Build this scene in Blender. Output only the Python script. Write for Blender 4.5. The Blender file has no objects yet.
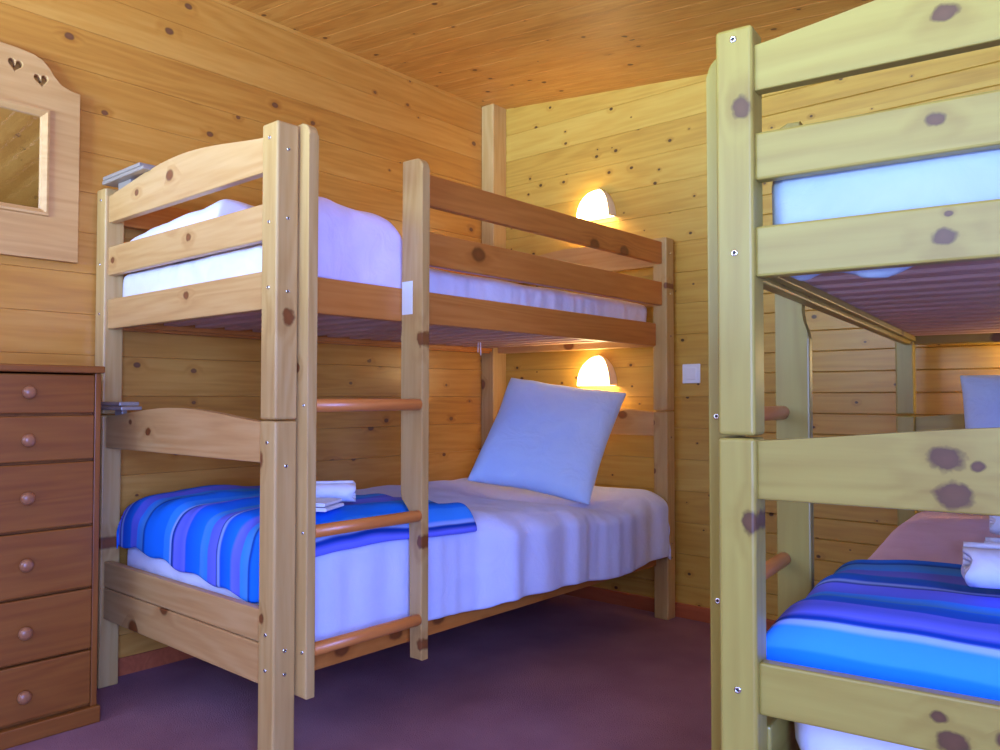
import bpy, bmesh, math, random
from mathutils import Vector, Matrix, noise
random.seed(7)
S = bpy.context.scene
COL = S.collection
PI = math.pi

# ------------------------------------------------------------------ helpers
def tag(o, label=None, cat=None, group=None, kind=None):
    if label: o['label'] = label
    if cat: o['category'] = cat
    if group: o['group'] = group
    if kind: o['kind'] = kind
    return o

def empty(name, loc, rz=0.0):
    o = bpy.data.objects.new(name, None)
    o.empty_display_size = 0.1
    COL.objects.link(o)
    o.location = loc
    o.rotation_euler = (0, 0, rz)
    return o

def link(name, me, mat, parent=None, loc=(0, 0, 0), smooth=False):
    o = bpy.data.objects.new(name, me)
    COL.objects.link(o)
    if mat: me.materials.append(mat)
    o.location = loc
    if parent: o.parent = parent
    if smooth:
        for p in me.polygons: p.use_smooth = True
    return o

def bm_obj(name, bm, mat, parent=None, loc=(0, 0, 0), smooth=False, recenter=False):
    bmesh.ops.recalc_face_normals(bm, faces=bm.faces[:])
    if recenter:
        c = Vector((0, 0, 0))
        lo = Vector((1e9,)*3); hi = Vector((-1e9,)*3)
        for v in bm.verts:
            for i in range(3):
                lo[i] = min(lo[i], v.co[i]); hi[i] = max(hi[i], v.co[i])
        c = (lo+hi)/2
        for v in bm.verts: v.co -= c
        loc = Vector(loc)+c
    me = bpy.data.meshes.new(name)
    bm.to_mesh(me); bm.free()
    return link(name, me, mat, parent, loc, smooth)

def add_box(bm, a, b, bev=0.0, seg=2):
    x0, x1 = sorted((a[0], b[0])); y0, y1 = sorted((a[1], b[1])); z0, z1 = sorted((a[2], b[2]))
    vs = [bm.verts.new(p) for p in ((x0,y0,z0),(x1,y0,z0),(x1,y1,z0),(x0,y1,z0),(x0,y0,z1),(x1,y0,z1),(x1,y1,z1),(x0,y1,z1))]
    fs = [bm.faces.new([vs[i] for i in q]) for q in ((0,3,2,1),(4,5,6,7),(0,1,5,4),(1,2,6,5),(2,3,7,6),(3,0,4,7))]
    if bev > 0:
        es = list({e for f in fs for e in f.edges})
        bmesh.ops.bevel(bm, geom=es, offset=bev, segments=seg, profile=0.5, affect='EDGES')

def box(name, a, b, mat, parent=None, bev=0.004, seg=2):
    bm = bmesh.new(); add_box(bm, a, b, bev, seg)
    return bm_obj(name, bm, mat, parent, recenter=True)

def add_prism(bm, pts, axis, a, b, bev=0.0):
    """closed outline pts (2D) extruded along axis from a to b. axis 'x': pts=(y,z); 'y': pts=(x,z); 'z': pts=(x,y)"""
    def P(p, t):
        return {'x': (t, p[0], p[1]), 'y': (p[0], t, p[1]), 'z': (p[0], p[1], t)}[axis]
    A = [bm.verts.new(P(p, a)) for p in pts]; B = [bm.verts.new(P(p, b)) for p in pts]
    n = len(pts); fs = [bm.faces.new(A), bm.faces.new(B[::-1])]
    for i in range(n): bm.faces.new((A[i], B[i], B[(i+1) % n], A[(i+1) % n]))
    if bev > 0:
        es = list({e for f in fs for e in f.edges})
        bmesh.ops.bevel(bm, geom=es, offset=bev, segments=2, profile=0.5, affect='EDGES')

def prism(name, pts, axis, a, b, mat, parent=None, bev=0.003):
    bm = bmesh.new(); add_prism(bm, pts, axis, a, b, bev)
    return bm_obj(name, bm, mat, parent, recenter=True)

def add_lathe(bm, prof, seg=24, M=None):
    """prof: (radius, height) along local z, transformed by M"""
    M = M or Matrix()
    rings = []
    for r, h in prof:
        if r < 1e-6: rings.append([bm.verts.new(M @ Vector((0, 0, h)))])
        else: rings.append([bm.verts.new(M @ Vector((r*math.cos(2*PI*i/seg), r*math.sin(2*PI*i/seg), h))) for i in range(seg)])
    for a, b in zip(rings, rings[1:]):
        for i in range(seg):
            j = (i+1) % seg
            if len(a) == 1 and len(b) == 1: continue
            if len(a) == 1: bm.faces.new((a[0], b[i], b[j]))
            elif len(b) == 1: bm.faces.new((a[i], a[j], b[0]))
            else: bm.faces.new((a[i], a[j], b[j], b[i]))

def lathe(name, prof, mat, parent=None, loc=(0,0,0), rot=None, seg=24):
    bm = bmesh.new()
    add_lathe(bm, prof, seg, rot)
    return bm_obj(name, bm, mat, parent, loc, smooth=True)

# ------------------------------------------------------------------ materials
def srgb(r, g, b):
    f = lambda c: (c/255)/12.92 if c/255 <= 0.04045 else (((c/255)+0.055)/1.055)**2.4
    return (f(r), f(g), f(b), 1)

class NT:
    def __init__(self, name):
        self.m = bpy.data.materials.new(name); self.m.use_nodes = True
        self.t = self.m.node_tree; self.t.nodes.clear()
        self.out = self.n('ShaderNodeOutputMaterial')
        self.b = self.n('ShaderNodeBsdfPrincipled')
        self.l(self.b.outputs[0], self.out.inputs[0])
    def n(self, t, **kw):
        x = self.t.nodes.new(t)
        for k, v in kw.items(): setattr(x, k, v)
        return x
    def l(self, a, b): self.t.links.new(a, b)
    def math(self, op, a, b=None, clamp=False):
        x = self.n('ShaderNodeMath', operation=op); x.use_clamp = clamp
        for i, v in enumerate((a, b)):
            if v is None: continue
            if isinstance(v, (int, float)): x.inputs[i].default_value = v
            else: self.l(v, x.inputs[i])
        return x.outputs[0]
    def ramp(self, fac, stops, interp='LINEAR'):
        r = self.n('ShaderNodeValToRGB'); r.color_ramp.interpolation = interp
        e = r.color_ramp.elements
        while len(e) > 1: e.remove(e[0])
        e[0].position, e[0].color = stops[0][0], stops[0][1]
        for p, c in stops[1:]:
            q = e.new(p); q.color = c
        self.l(fac, r.inputs[0]); return r.outputs[0]
    def mix(self, fac, a, b, blend='MIX'):
        x = self.n('ShaderNodeMix', data_type='RGBA', blend_type=blend)
        if isinstance(fac, (int, float)): x.inputs[0].default_value = fac
        else: self.l(fac, x.inputs[0])
        for i, v in ((6, a), (7, b)):
            if isinstance(v, tuple): x.inputs[i].default_value = v
            else: self.l(v, x.inputs[i])
        return x.outputs[2]
    def mapping(self, src, scale, add=None):
        v = src
        if add is not None:
            x = self.n('ShaderNodeVectorMath', operation='ADD'); self.l(v, x.inputs[0]); self.l(add, x.inputs[1]); v = x.outputs[0]
        m = self.n('ShaderNodeMapping'); m.inputs['Scale'].default_value = scale; self.l(v, m.inputs[0])
        return m.outputs[0]
    def bump(self, h, strength, dist=0.002):
        b = self.n('ShaderNodeBump'); b.inputs['Strength'].default_value = strength; b.inputs['Distance'].default_value = dist
        self.l(h, b.inputs['Height']); self.l(b.outputs[0], self.b.inputs['Normal'])

def wood(name, light, mid, dark, knot, axis='X', knot_scale=4.0, knot_amt=0.5, knot_size=0.11, rough=0.4, plank=None, spec=0.5, var=0.15, grain=1.0, thin=None, spots=()):
    """pine: long grain along axis, growth-ring figure, brown knots; plank=(axis index, pitch) adds a tone per board"""
    w = NT(name)
    tc = w.n('ShaderNodeTexCoord'); co = tc.outputs['Object']
    oi = w.n('ShaderNodeObjectInfo')
    rv = w.n('ShaderNodeVectorMath', operation='SCALE'); cx = w.n('ShaderNodeCombineXYZ')
    for i, k in enumerate((13.7, 7.3, 19.1)): w.l(w.math('MULTIPLY', oi.outputs['Random'], k), cx.inputs[i])
    rv.inputs[3].default_value = 1.0; w.l(cx.outputs[0], rv.inputs[0])
    add = rv.outputs[0]; tone = None
    if plank:
        sep = w.n('ShaderNodeSeparateXYZ'); w.l(co, sep.inputs[0])
        idx = w.math('FLOOR', w.math('DIVIDE', w.math('ADD', sep.outputs[plank[0]], plank[2] if len(plank) > 2 else 0.0), plank[1]))
        wn = w.n('ShaderNodeTexWhiteNoise', noise_dimensions='1D'); w.l(idx, wn.inputs['W'])
        tone = wn.outputs['Value']
        av = w.n('ShaderNodeVectorMath', operation='MULTIPLY'); w.l(wn.outputs['Color'], av.inputs[0]); av.inputs[1].default_value = (11, 11, 11)
        a2 = w.n('ShaderNodeVectorMath', operation='ADD'); w.l(add, a2.inputs[0]); w.l(av.outputs[0], a2.inputs[1]); add = a2.outputs[0]
    ai = 'XYZ'.index(axis)
    sc = [1, 1, 1]; sc[ai] = 0.07
    v1 = w.mapping(co, tuple(s*16 for s in sc), add)
    # knots first: they also bend the grain
    ks = [1, 1, 1]; ks[ai] = 0.75
    if thin is not None: ks[thin] = 0.12
    vk = w.mapping(co, tuple(s*knot_scale for s in ks), add)
    vor = w.n('ShaderNodeTexVoronoi'); vor.inputs['Scale'].default_value = 1.0; vor.inputs['Randomness'].default_value = 1.0
    if thin is None: w.l(vk, vor.inputs['Vector'])
    else:
        vor.voronoi_dimensions = '2D'
        sv = w.n('ShaderNodeSeparateXYZ'); w.l(vk, sv.inputs[0]); cv = w.n('ShaderNodeCombineXYZ')
        oth = [i for i in range(3) if i != thin]
        w.l(sv.outputs[oth[0]], cv.inputs[0]); w.l(sv.outputs[oth[1]], cv.inputs[1]); w.l(cv.outputs[0], vor.inputs['Vector'])
    sepc = w.n('ShaderNodeSeparateColor'); w.l(vor.outputs['Color'], sepc.inputs[0])
    has = w.math('LESS_THAN', sepc.outputs[0], knot_amt)
    nz0 = w.n('ShaderNodeTexNoise'); nz0.inputs['Scale'].default_value = 60; nz0.inputs['Detail'].default_value = 2; w.l(co, nz0.inputs['Vector'])
    dist = w.math('ADD', vor.outputs['Distance'], w.math('MULTIPLY', w.math('SUBTRACT', nz0.outputs[0], 0.5), knot_size*0.22))
    size = w.math('MULTIPLY', w.math('ADD', w.math('MULTIPLY', sepc.outputs[1], 0.9), 0.35), knot_size)
    kf = w.math('MULTIPLY', w.math('SUBTRACT', 1.0, w.math('DIVIDE', dist, size), clamp=True), has)
    kmask = w.math('MULTIPLY', kf, 3.0, clamp=True); kf_all = kf
    halo = w.math('MULTIPLY', w.math('SUBTRACT', 1.0, w.math('DIVIDE', dist, w.math('MULTIPLY', size, 3.0)), clamp=True), has)
    for (sa, sb_, sr) in spots:
        sv = w.n('ShaderNodeSeparateXYZ'); w.l(co, sv.inputs[0])
        ax2 = [i for i in range(3) if i != thin and i != ai][0]
        da = w.math('MULTIPLY', w.math('SUBTRACT', sv.outputs[ai], sa), 0.75); db = w.math('SUBTRACT', sv.outputs[ax2], sb_)
        dd = w.math('SQRT', w.math('ADD', w.math('MULTIPLY', da, da), w.math('MULTIPLY', db, db)))
        dd = w.math('ADD', dd, w.math('MULTIPLY', w.math('SUBTRACT', nz0.outputs[0], 0.5), sr*0.8))
        k0 = w.math('SUBTRACT', 1.0, w.math('DIVIDE', dd, sr), clamp=True); kf_all = w.math('MAXIMUM', kf_all, k0)
        k1 = w.math('MULTIPLY', k0, 3.0, clamp=True)
        kmask = w.math('MAXIMUM', kmask, k1)
        halo = w.math('MAXIMUM', halo, w.math('SUBTRACT', 1.0, w.math('DIVIDE', dd, sr*3), clamp=True))
    # ring figure
    nz = w.n('ShaderNodeTexNoise'); nz.inputs['Scale'].default_value = 0.35*grain; nz.inputs['Detail'].default_value = 3; nz.inputs['Distortion'].default_value = 0.3
    w.l(v1, nz.inputs['Vector'])
    rings = w.math('SINE', w.math('MULTIPLY', w.math('ADD', nz.outputs[0], w.math('MULTIPLY', halo, 0.10)), 75.0))
    rings = w.math('ADD', w.math('MULTIPLY', rings, 0.5), 0.5)
    fine = w.n('ShaderNodeTexNoise'); fine.inputs['Scale'].default_value = 5.0; fine.inputs['Detail'].default_value = 4
    w.l(v1, fine.inputs['Vector'])
    broad = w.n('ShaderNodeTexNoise'); broad.inputs['Scale'].default_value = 0.22; broad.inputs['Detail'].default_value = 2
    w.l(v1, broad.inputs['Vector'])
    f = w.math('ADD', w.math('MULTIPLY', rings, 0.15), w.math('MULTIPLY', fine.outputs[0], 0.42))
    f = w.math('ADD', f, w.math('MULTIPLY', broad.outputs[0], 0.42))
    f = w.math('SUBTRACT', f, 0.05)
    if tone is not None: f = w.math('ADD', f, w.math('MULTIPLY', w.math('SUBTRACT', tone, 0.5), var*2))
    f = w.math('ADD', f, w.math('MULTIPLY', halo, 0.22), clamp=True)
    c = w.ramp(f, [(0.10, light), (0.50, mid), (0.95, dark)])
    kcol = w.ramp(w.math('ADD', kf_all, w.math('MULTIPLY', w.math('SUBTRACT', fine.outputs[0], 0.5), 0.5)), [(0.05, tuple(x*0.55 for x in knot[:3])+(1,)), (0.35, knot), (0.8, tuple(min(1, x*1.25) for x in knot[:3])+(1,))])
    c = w.mix(w.math('MULTIPLY', kmask, 0.92), c, kcol)
    w.l(c, w.b.inputs['Base Color'])
    w.b.inputs['Roughness'].default_value = rough
    w.b.inputs['Specular IOR Level'].default_value = spec
    w.bump(w.math('ADD', w.math('MULTIPLY', rings, 0.3), fine.outputs[0]), 0.10, 0.002)
    return w.m

def plain(name, col, rough=0.5, metal=0.0, emit=None, strength=0.0, spec=0.5):
    w = NT(name); w.b.inputs['Base Color'].default_value = col
    w.b.inputs['Roughness'].default_value = rough; w.b.inputs['Metallic'].default_value = metal
    w.b.inputs['Specular IOR Level'].default_value = spec
    if emit: w.b.inputs['Emission Color'].default_value = emit; w.b.inputs['Emission Strength'].default_value = strength
    nz = w.n('ShaderNodeTexNoise'); nz.inputs['Scale'].default_value = 90; tc = w.n('ShaderNodeTexCoord'); w.l(tc.outputs['Object'], nz.inputs['Vector'])
    w.bump(nz.outputs[0], 0.04, 0.001)
    return w.m

def fabric(name, col, col2, crease=0.35):
    w = NT(name); tc = w.n('ShaderNodeTexCoord'); co = tc.outputs['Object']
    a = w.n('ShaderNodeTexNoise'); a.inputs['Scale'].default_value = 9; a.inputs['Detail'].default_value = 4; a.inputs['Distortion'].default_value = 0.8; w.l(co, a.inputs['Vector'])
    b = w.n('ShaderNodeTexNoise'); b.inputs['Scale'].default_value = 700; w.l(co, b.inputs['Vector'])
    w.l(w.ramp(a.outputs[0], [(0.3, col), (0.7, col2)]), w.b.inputs['Base Color'])
    w.b.inputs['Roughness'].default_value = 0.85; w.b.inputs['Specular IOR Level'].default_value = 0.2
    w.b.inputs['Sheen Weight'].default_value = 0.15
    w.bump(w.math('ADD', w.math('MULTIPLY', a.outputs[0], 1.0), w.math('MULTIPLY', b.outputs[0], 0.04)), crease, 0.02)
    return w.m

def stripes(name, comp, period, offset, sat=1.0):
    """woven striped throw; stripes run along the other UV direction"""
    w = NT(name); uv = w.n('ShaderNodeUVMap'); uv.uv_map = 'UVMap'
    sep = w.n('ShaderNodeSeparateXYZ'); w.l(uv.outputs[0], sep.inputs[0])
    nz = w.n('ShaderNodeTexNoise'); nz.inputs['Scale'].default_value = 3.0; nz.inputs['Detail'].default_value = 1; w.l(uv.outputs[0], nz.inputs['Vector'])
    s = w.math('ADD', sep.outputs[comp], w.math('MULTIPLY', nz.outputs[0], 0.05))
    t = w.math('FRACT', w.math('ADD', w.math('DIVIDE', s, period), offset))
    B1 = srgb(26, 122, 245); B2 = srgb(24, 96, 232); V = srgb(112, 122, 250); W = srgb(150, 180, 250); T = srgb(56, 146, 250); N = srgb(14, 60, 160); M = srgb(96, 110, 235); G = srgb(76, 146, 220)
    st = [(0.0, B1), (0.17, B1), (0.18, T), (0.24, T), (0.252, W), (0.262, W), (0.270, N), (0.280, N), (0.30, V), (0.36, M), (0.40, V), (0.41, B2), (0.52, B1), (0.53, G), (0.58, T), (0.59, M), (0.66, V), (0.67, N), (0.685, W), (0.693, W), (0.71, B2), (0.80, B1), (0.82, V), (0.88, M), (0.89, T), (0.94, G), (0.95, N), (0.97, B1), (1.0, B1)]
    c = w.ramp(t, st)
    w.l(c, w.b.inputs['Base Color'])
    w.b.inputs['Roughness'].default_value = 0.85; w.b.inputs['Specular IOR Level'].default_value = 0.15
    n2 = w.n('ShaderNodeTexNoise'); n2.inputs['Scale'].default_value = 500; w.l(uv.outputs[0], n2.inputs['Vector'])
    w.bump(n2.outputs[0], 0.15, 0.003)
    return w.m

KN = srgb(112, 58, 24)
BL, BM, BD = srgb(212, 174, 118), srgb(196, 150, 90), srgb(164, 110, 56)
ZL, ZM, ZD = srgb(204, 172, 114), srgb(188, 150, 88), srgb(154, 106, 50)
W_X = wood('bunk_pine_x', BL, BM, BD, KN, 'X', 7.0, 0.34, 0.17, thin=1)
W_Y = wood('bunk_pine_y', srgb(208, 138, 66), srgb(190, 116, 48), srgb(152, 82, 28), KN, 'Y', 7.0, 0.34, 0.17, thin=0)
W_Z = wood('bunk_pine_z', ZL, ZM, ZD, KN, 'Z', 7.0, 0.14, 0.15, thin=1)
CL, CM, CD = srgb(170, 154, 72), srgb(156, 136, 60), srgb(130, 102, 40)
KB = srgb(84, 52, 34)
V_X = wood('pale_pine_x', CL, CM, CD, KB, 'X', 6.0, 0.36, 0.17, thin=1)
V_Y = wood('pale_pine_y', CL, CM, CD, KB, 'Y', 7.0, 0.34, 0.17, thin=0)
V_Z = wood('pale_pine_z', CL, CM, CD, KB, 'Z', 7.0, 0.14, 0.15, thin=1)
WL, WM, WD = srgb(212, 158, 76), srgb(194, 134, 55), srgb(158, 94, 34)
WALL_Y = wood('wall_pine_y', WL, WM, WD, srgb(104, 66, 46), 'Y', 7.0, 0.40, 0.085, rough=0.30, plank=(2, 0.14), var=0.10, thin=0)
WALL_X = wood('wall_pine_x', srgb(208, 172, 80), srgb(194, 150, 60), srgb(160, 112, 38), srgb(64, 34, 16), 'X', 10.0, 0.5, 0.075, rough=0.4, plank=(2, 0.14), var=0.08, thin=1)
CEIL = wood('ceiling_pine', srgb(214, 158, 76), srgb(192, 130, 52), srgb(146, 86, 28), srgb(78, 38, 16), 'X', 8.0, 0.30, 0.08, rough=0.5, plank=(1, 0.10), var=0.12, thin=2)
CH_Y = wood('chest_pine_y', srgb(152, 94, 34), srgb(132, 74, 24), srgb(98, 48, 14), srgb(58, 24, 10), 'Y', 5.5, 0.45, 0.10, rough=0.42)
CH_Z = wood('chest_pine_z', srgb(152, 94, 34), srgb(132, 74, 24), srgb(98, 48, 14), srgb(58, 24, 10), 'Z', 5.5, 0.45, 0.10, rough=0.42)
MF = wood('mirror_pine', srgb(214, 170, 108), srgb(196, 148, 86), srgb(166, 116, 60), KN, 'Y', 6.0, 0.25, 0.08, rough=0.45)
KNOBM = wood('knob_wood', srgb(168, 112, 74), srgb(152, 98, 62), srgb(130, 78, 46), KN, 'X', 5.0, 0.0, 0.05, rough=0.35)
RUNGM = wood('rung_wood', srgb(214, 138, 72), srgb(196, 116, 54), srgb(156, 82, 34), KN, 'Y', 5.0, 0.3, 0.06, rough=0.33)
SLATM = wood('slat_wood', srgb(220, 182, 156), srgb(204, 160, 132), srgb(170, 122, 96), KN, 'X', 5.0, 0.3, 0.08, rough=0.6)
SKIRT = wood('skirting_pine', srgb(190, 104, 60), srgb(172, 86, 46), srgb(130, 58, 28), KN, 'X', 5.0, 0.3, 0.06, rough=0.45)
STEEL = plain('bolt_steel', (0.75, 0.76, 0.78, 1), 0.25, 1.0)
HOLE = plain('bolt_socket', (0.02, 0.02, 0.02, 1), 0.6)
WHITE_PL = plain('white_plastic', srgb(232, 230, 238), 0.35)
STICK = plain('sticker_paper', srgb(226, 232, 224), 0.6)
CREAM = plain('lamp_cream', srgb(232, 206, 160), 0.4)
GLOW = plain('lamp_glow', (1, 0.9, 0.7, 1), 0.4, 0, (1.0, 0.74, 0.36, 1), 14.0)
MIRROR = plain('mirror_glass', (0.85, 0.86, 0.84, 1), 0.02, 1.0)
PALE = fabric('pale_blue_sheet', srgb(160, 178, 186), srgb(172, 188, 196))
SHEET = fabric('white_sheet', srgb(226, 224, 244), srgb(236, 234, 250))
LAV = fabric('lavender_cover', srgb(206, 214, 255), srgb(212, 220, 255))
PILW = fabric('pillow_cotton', srgb(196, 220, 255), srgb(204, 226, 255), 0.45)
LILA = fabric('lilac_cotton', srgb(226, 214, 248), srgb(234, 222, 252))
PINK = fabric('pink_cover', srgb(214, 176, 196), srgb(224, 190, 210))
TOWEL = fabric('white_towel', srgb(222, 226, 242), srgb(234, 236, 248), 0.5)
STR_A = stripes('throw_stripes', 0, 0.62, 0.435)
STR_B = stripes('throw_stripes_across', 1, 0.66, 0.0)

def carpet():
    w = NT('carpet'); tc = w.n('ShaderNodeTexCoord'); co = tc.outputs['Object']
    a = w.n('ShaderNodeTexNoise'); a.inputs['Scale'].default_value = 3.5; a.inputs['Detail'].default_value = 5; w.l(co, a.inputs['Vector'])
    b = w.n('ShaderNodeTexNoise'); b.inputs['Scale'].default_value = 260; b.inputs['Detail'].default_value = 3; w.l(co, b.inputs['Vector'])
    f = w.math('ADD', w.math('MULTIPLY', a.outputs[0], 0.7), w.math('MULTIPLY', b.outputs[0], 0.3))
    w.l(w.ramp(f, [(0.3, srgb(132, 92, 100)), (0.7, srgb(160, 116, 122))]), w.b.inputs['Base Color'])
    w.b.inputs['Roughness'].default_value = 0.95; w.b.inputs['Specular IOR Level'].default_value = 0.1
    w.bump(b.outputs[0], 0.6, 0.006); return w.m
CARPET = carpet()

# ------------------------------------------------------------------ room shell
RX, FY, H, SL = 3.62, -4.55, 2.537, -0.103
def ceil_z(x): return H+SL*x

def planked(bm, axis, n0, a0, a1, u0, u1, pitch, depth, grv, sgn, off=0.0):
    """boards with v-joints. axis: wall normal ('x' or 'y'), plane at n0, thickness 'depth' behind; a = along, u = stacking up"""
    pts = []                                    # (offset toward the room, u)
    k = math.floor((u0-off)/pitch)
    u = u0
    pts.append((0, u0))
    while True:
        k += 1
        j = off+k*pitch
        if j >= u1-grv: break
        if j <= u0+grv: continue
        pts += [(0, j-grv), (-grv*2.2, j), (0, j+grv)]
    pts.append((0, u1)); pts.append((-depth, u1)); pts.append((-depth, u0))
    if axis == 'x': add_prism(bm, [(n0+sgn*p[0], p[1]) for p in pts], 'y', a0, a1)
    elif axis == 'y': add_prism(bm, [(n0+sgn*p[0], p[1]) for p in pts], 'x', a0, a1)

bm = bmesh.new(); planked(bm, 'x', 0.0, FY, 0.12, 0.0, 2.60, 0.14, 0.10, 0.0013, 1)
tag(bm_obj('wall_left', bm, WALL_Y), kind='structure')
bm = bmesh.new()
planked(bm, 'y', 0.0, 0.0, 1.42, 0.0, 2.60, 0.14, 0.10, 0.0013, -1)
planked(bm, 'y', 0.0, 1.42, RX, 0.0, 2.60, 0.083, 0.10, 0.003, -1, off=-0.0)
tag(bm_obj('wall_back', bm, WALL_X), kind='structure')
RW = (-4.30, -3.05, 0.30, 1.95)                     # unseen opening added in the right wall for blue side light
bm = bmesh.new()
for (y0, y1, z0, z1) in ((FY, RW[0], 0, 2.6), (RW[1], 0.12, 0, 2.6), (RW[0], RW[1], 0, RW[2]), (RW[0], RW[1], RW[3], 2.6)):
    planked(bm, 'x', RX, y0, y1, z0, z1, 0.14, 0.10, 0.003, -1)
tag(bm_obj('wall_right', bm, WALL_Y), kind='structure')
WINS = [(0.10, 1.60, 1.12, 2.28), (1.95, 3.10, 1.12, 2.20)]  # second opening, unseen, added to light the right bunk's upper rails
bm = bmesh.new()
xp = -0.1
for (WX0, WX1, WZ0, WZ1) in WINS:
    add_box(bm, (xp, FY-0.12, 0), (WX0, FY, 2.6)); xp = WX1
    add_box(bm, (WX0, FY-0.12, 0), (WX1, FY, WZ0)); add_box(bm, (WX0, FY-0.12, WZ1), (WX1, FY, 2.6))
add_box(bm, (xp, FY-0.12, 0), (RX+0.1, FY, 2.6))
tag(bm_obj('wall_front', bm, WALL_X), kind='structure')
for wi, (WX0, WX1, WZ0, WZ1) in enumerate(WINS):
  bm = bmesh.new()
  for a, b in (((WX0, WZ0), (WX0+.06, WZ1)), ((WX1-.06, WZ0), (WX1, WZ1)), ((WX0+.06, WZ0), (WX1-.06, WZ0+.06)), ((WX0+.06, WZ1-.06), (WX1-.06, WZ1)), (((WX0+WX1)/2-.04, WZ0+.06), ((WX0+WX1)/2+.04, WZ1-.06))):
    add_box(bm, (a[0], FY-0.09, a[1]), (b[0], FY-0.03, b[1]), 0.004)
  tag(bm_obj('window_%d' % (wi+1), bm, MF), kind='structure')
bm = bmesh.new()
for y0, y1, z0, z1 in ((RW[0], RW[0]+.06, RW[2], RW[3]), (RW[1]-.06, RW[1], RW[2], RW[3]), (RW[0]+.06, RW[1]-.06, RW[2], RW[2]+.06), (RW[0]+.06, RW[1]-.06, RW[3]-.06, RW[3])):
    add_box(bm, (RX+0.02, y0, z0), (RX+0.08, y1, z1), 0.004)
tag(bm_obj('window_3', bm, MF), kind='structure')
box_f = bmesh.new(); add_box(box_f, (-0.1, FY-0.12, -0.1), (RX+0.1, 0.12, 0.0))
tag(bm_obj('floor', box_f, CARPET), kind='structure')
# ceiling boards run along x, sloping down gently to the right
bm = bmesh.new()
y = FY-0.12
while y < 0.12:
    y2 = min(y+0.10, 0.12)
    pts = [(y+.0006, -.0014), (y+.0016, -.003), (y2-.0016, -.003), (y2-.0006, -.0014), (y2, 0.0), (y2, .05), (y, .05), (y, 0)]
    A = [bm.verts.new((-0.1, p[0], ceil_z(-0.1)+p[1]+.003)) for p in pts]; B = [bm.verts.new((RX+0.1, p[0], ceil_z(RX+0.1)+p[1]+.003)) for p in pts]
    bm.faces.new(A); bm.faces.new(B[::-1])
    for i in range(8): bm.faces.new((A[i], B[i], B[(i+1) % 8], A[(i+1) % 8]))
    y = y2
tag(bm_obj('ceiling', bm, CEIL), kind='structure')
bm = bmesh.new(); add_box(bm, (0, -0.105, 0), (0.085, 0, ceil_z(0.04)), 0.004)
tag(bm_obj('trim_1', bm, W_Z), kind='structure')
bm = bmesh.new(); add_box(bm, (0.085, -0.02, 0), (RX, 0, 0.062), 0.004)
tag(bm_obj('baseboard_back', bm, SKIRT), kind='structure')
bm = bmesh.new(); add_box(bm, (0, FY, 0), (0.008, -0.105, 0.062), 0.002)
tag(bm_obj('baseboard_left', bm, SKIRT), kind='structure')

# ------------------------------------------------------------------ bunk beds
def bolt(parent, p, n, r=0.0055):
    """small round bolt head at p facing n, with a dark socket"""
    q = Vector((0, 0, 1)).rotation_difference(Vector(n)).to_matrix().to_4x4()
    o = lathe('bolt', [(0, -0.001), (r, -0.001), (r, 0.0012), (r*.85, 0.0022), (r*.42, 0.0024), (r*.40, 0.0008), (0, 0.0008)], STEEL, parent, p, q, 14)
    o.data.materials.append(HOLE)
    n_ = Vector(n)
    for f in o.data.polygons:
        c = f.center
        rad = (c - n_*c.dot(n_)).length
        if rad < r*.40 and c.dot(n_) > 0: f.material_index = 1
    return o

def arch(x0, x1, zb, zt, rise, n=18):
    pts = [(x0, zb), (x1, zb)]
    for i in range(n+1):
        t = i/n; x = x1+(x0-x1)*t
        pts.append((x, zt+rise*math.sin(PI*t)**1.3))
    return pts

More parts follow.
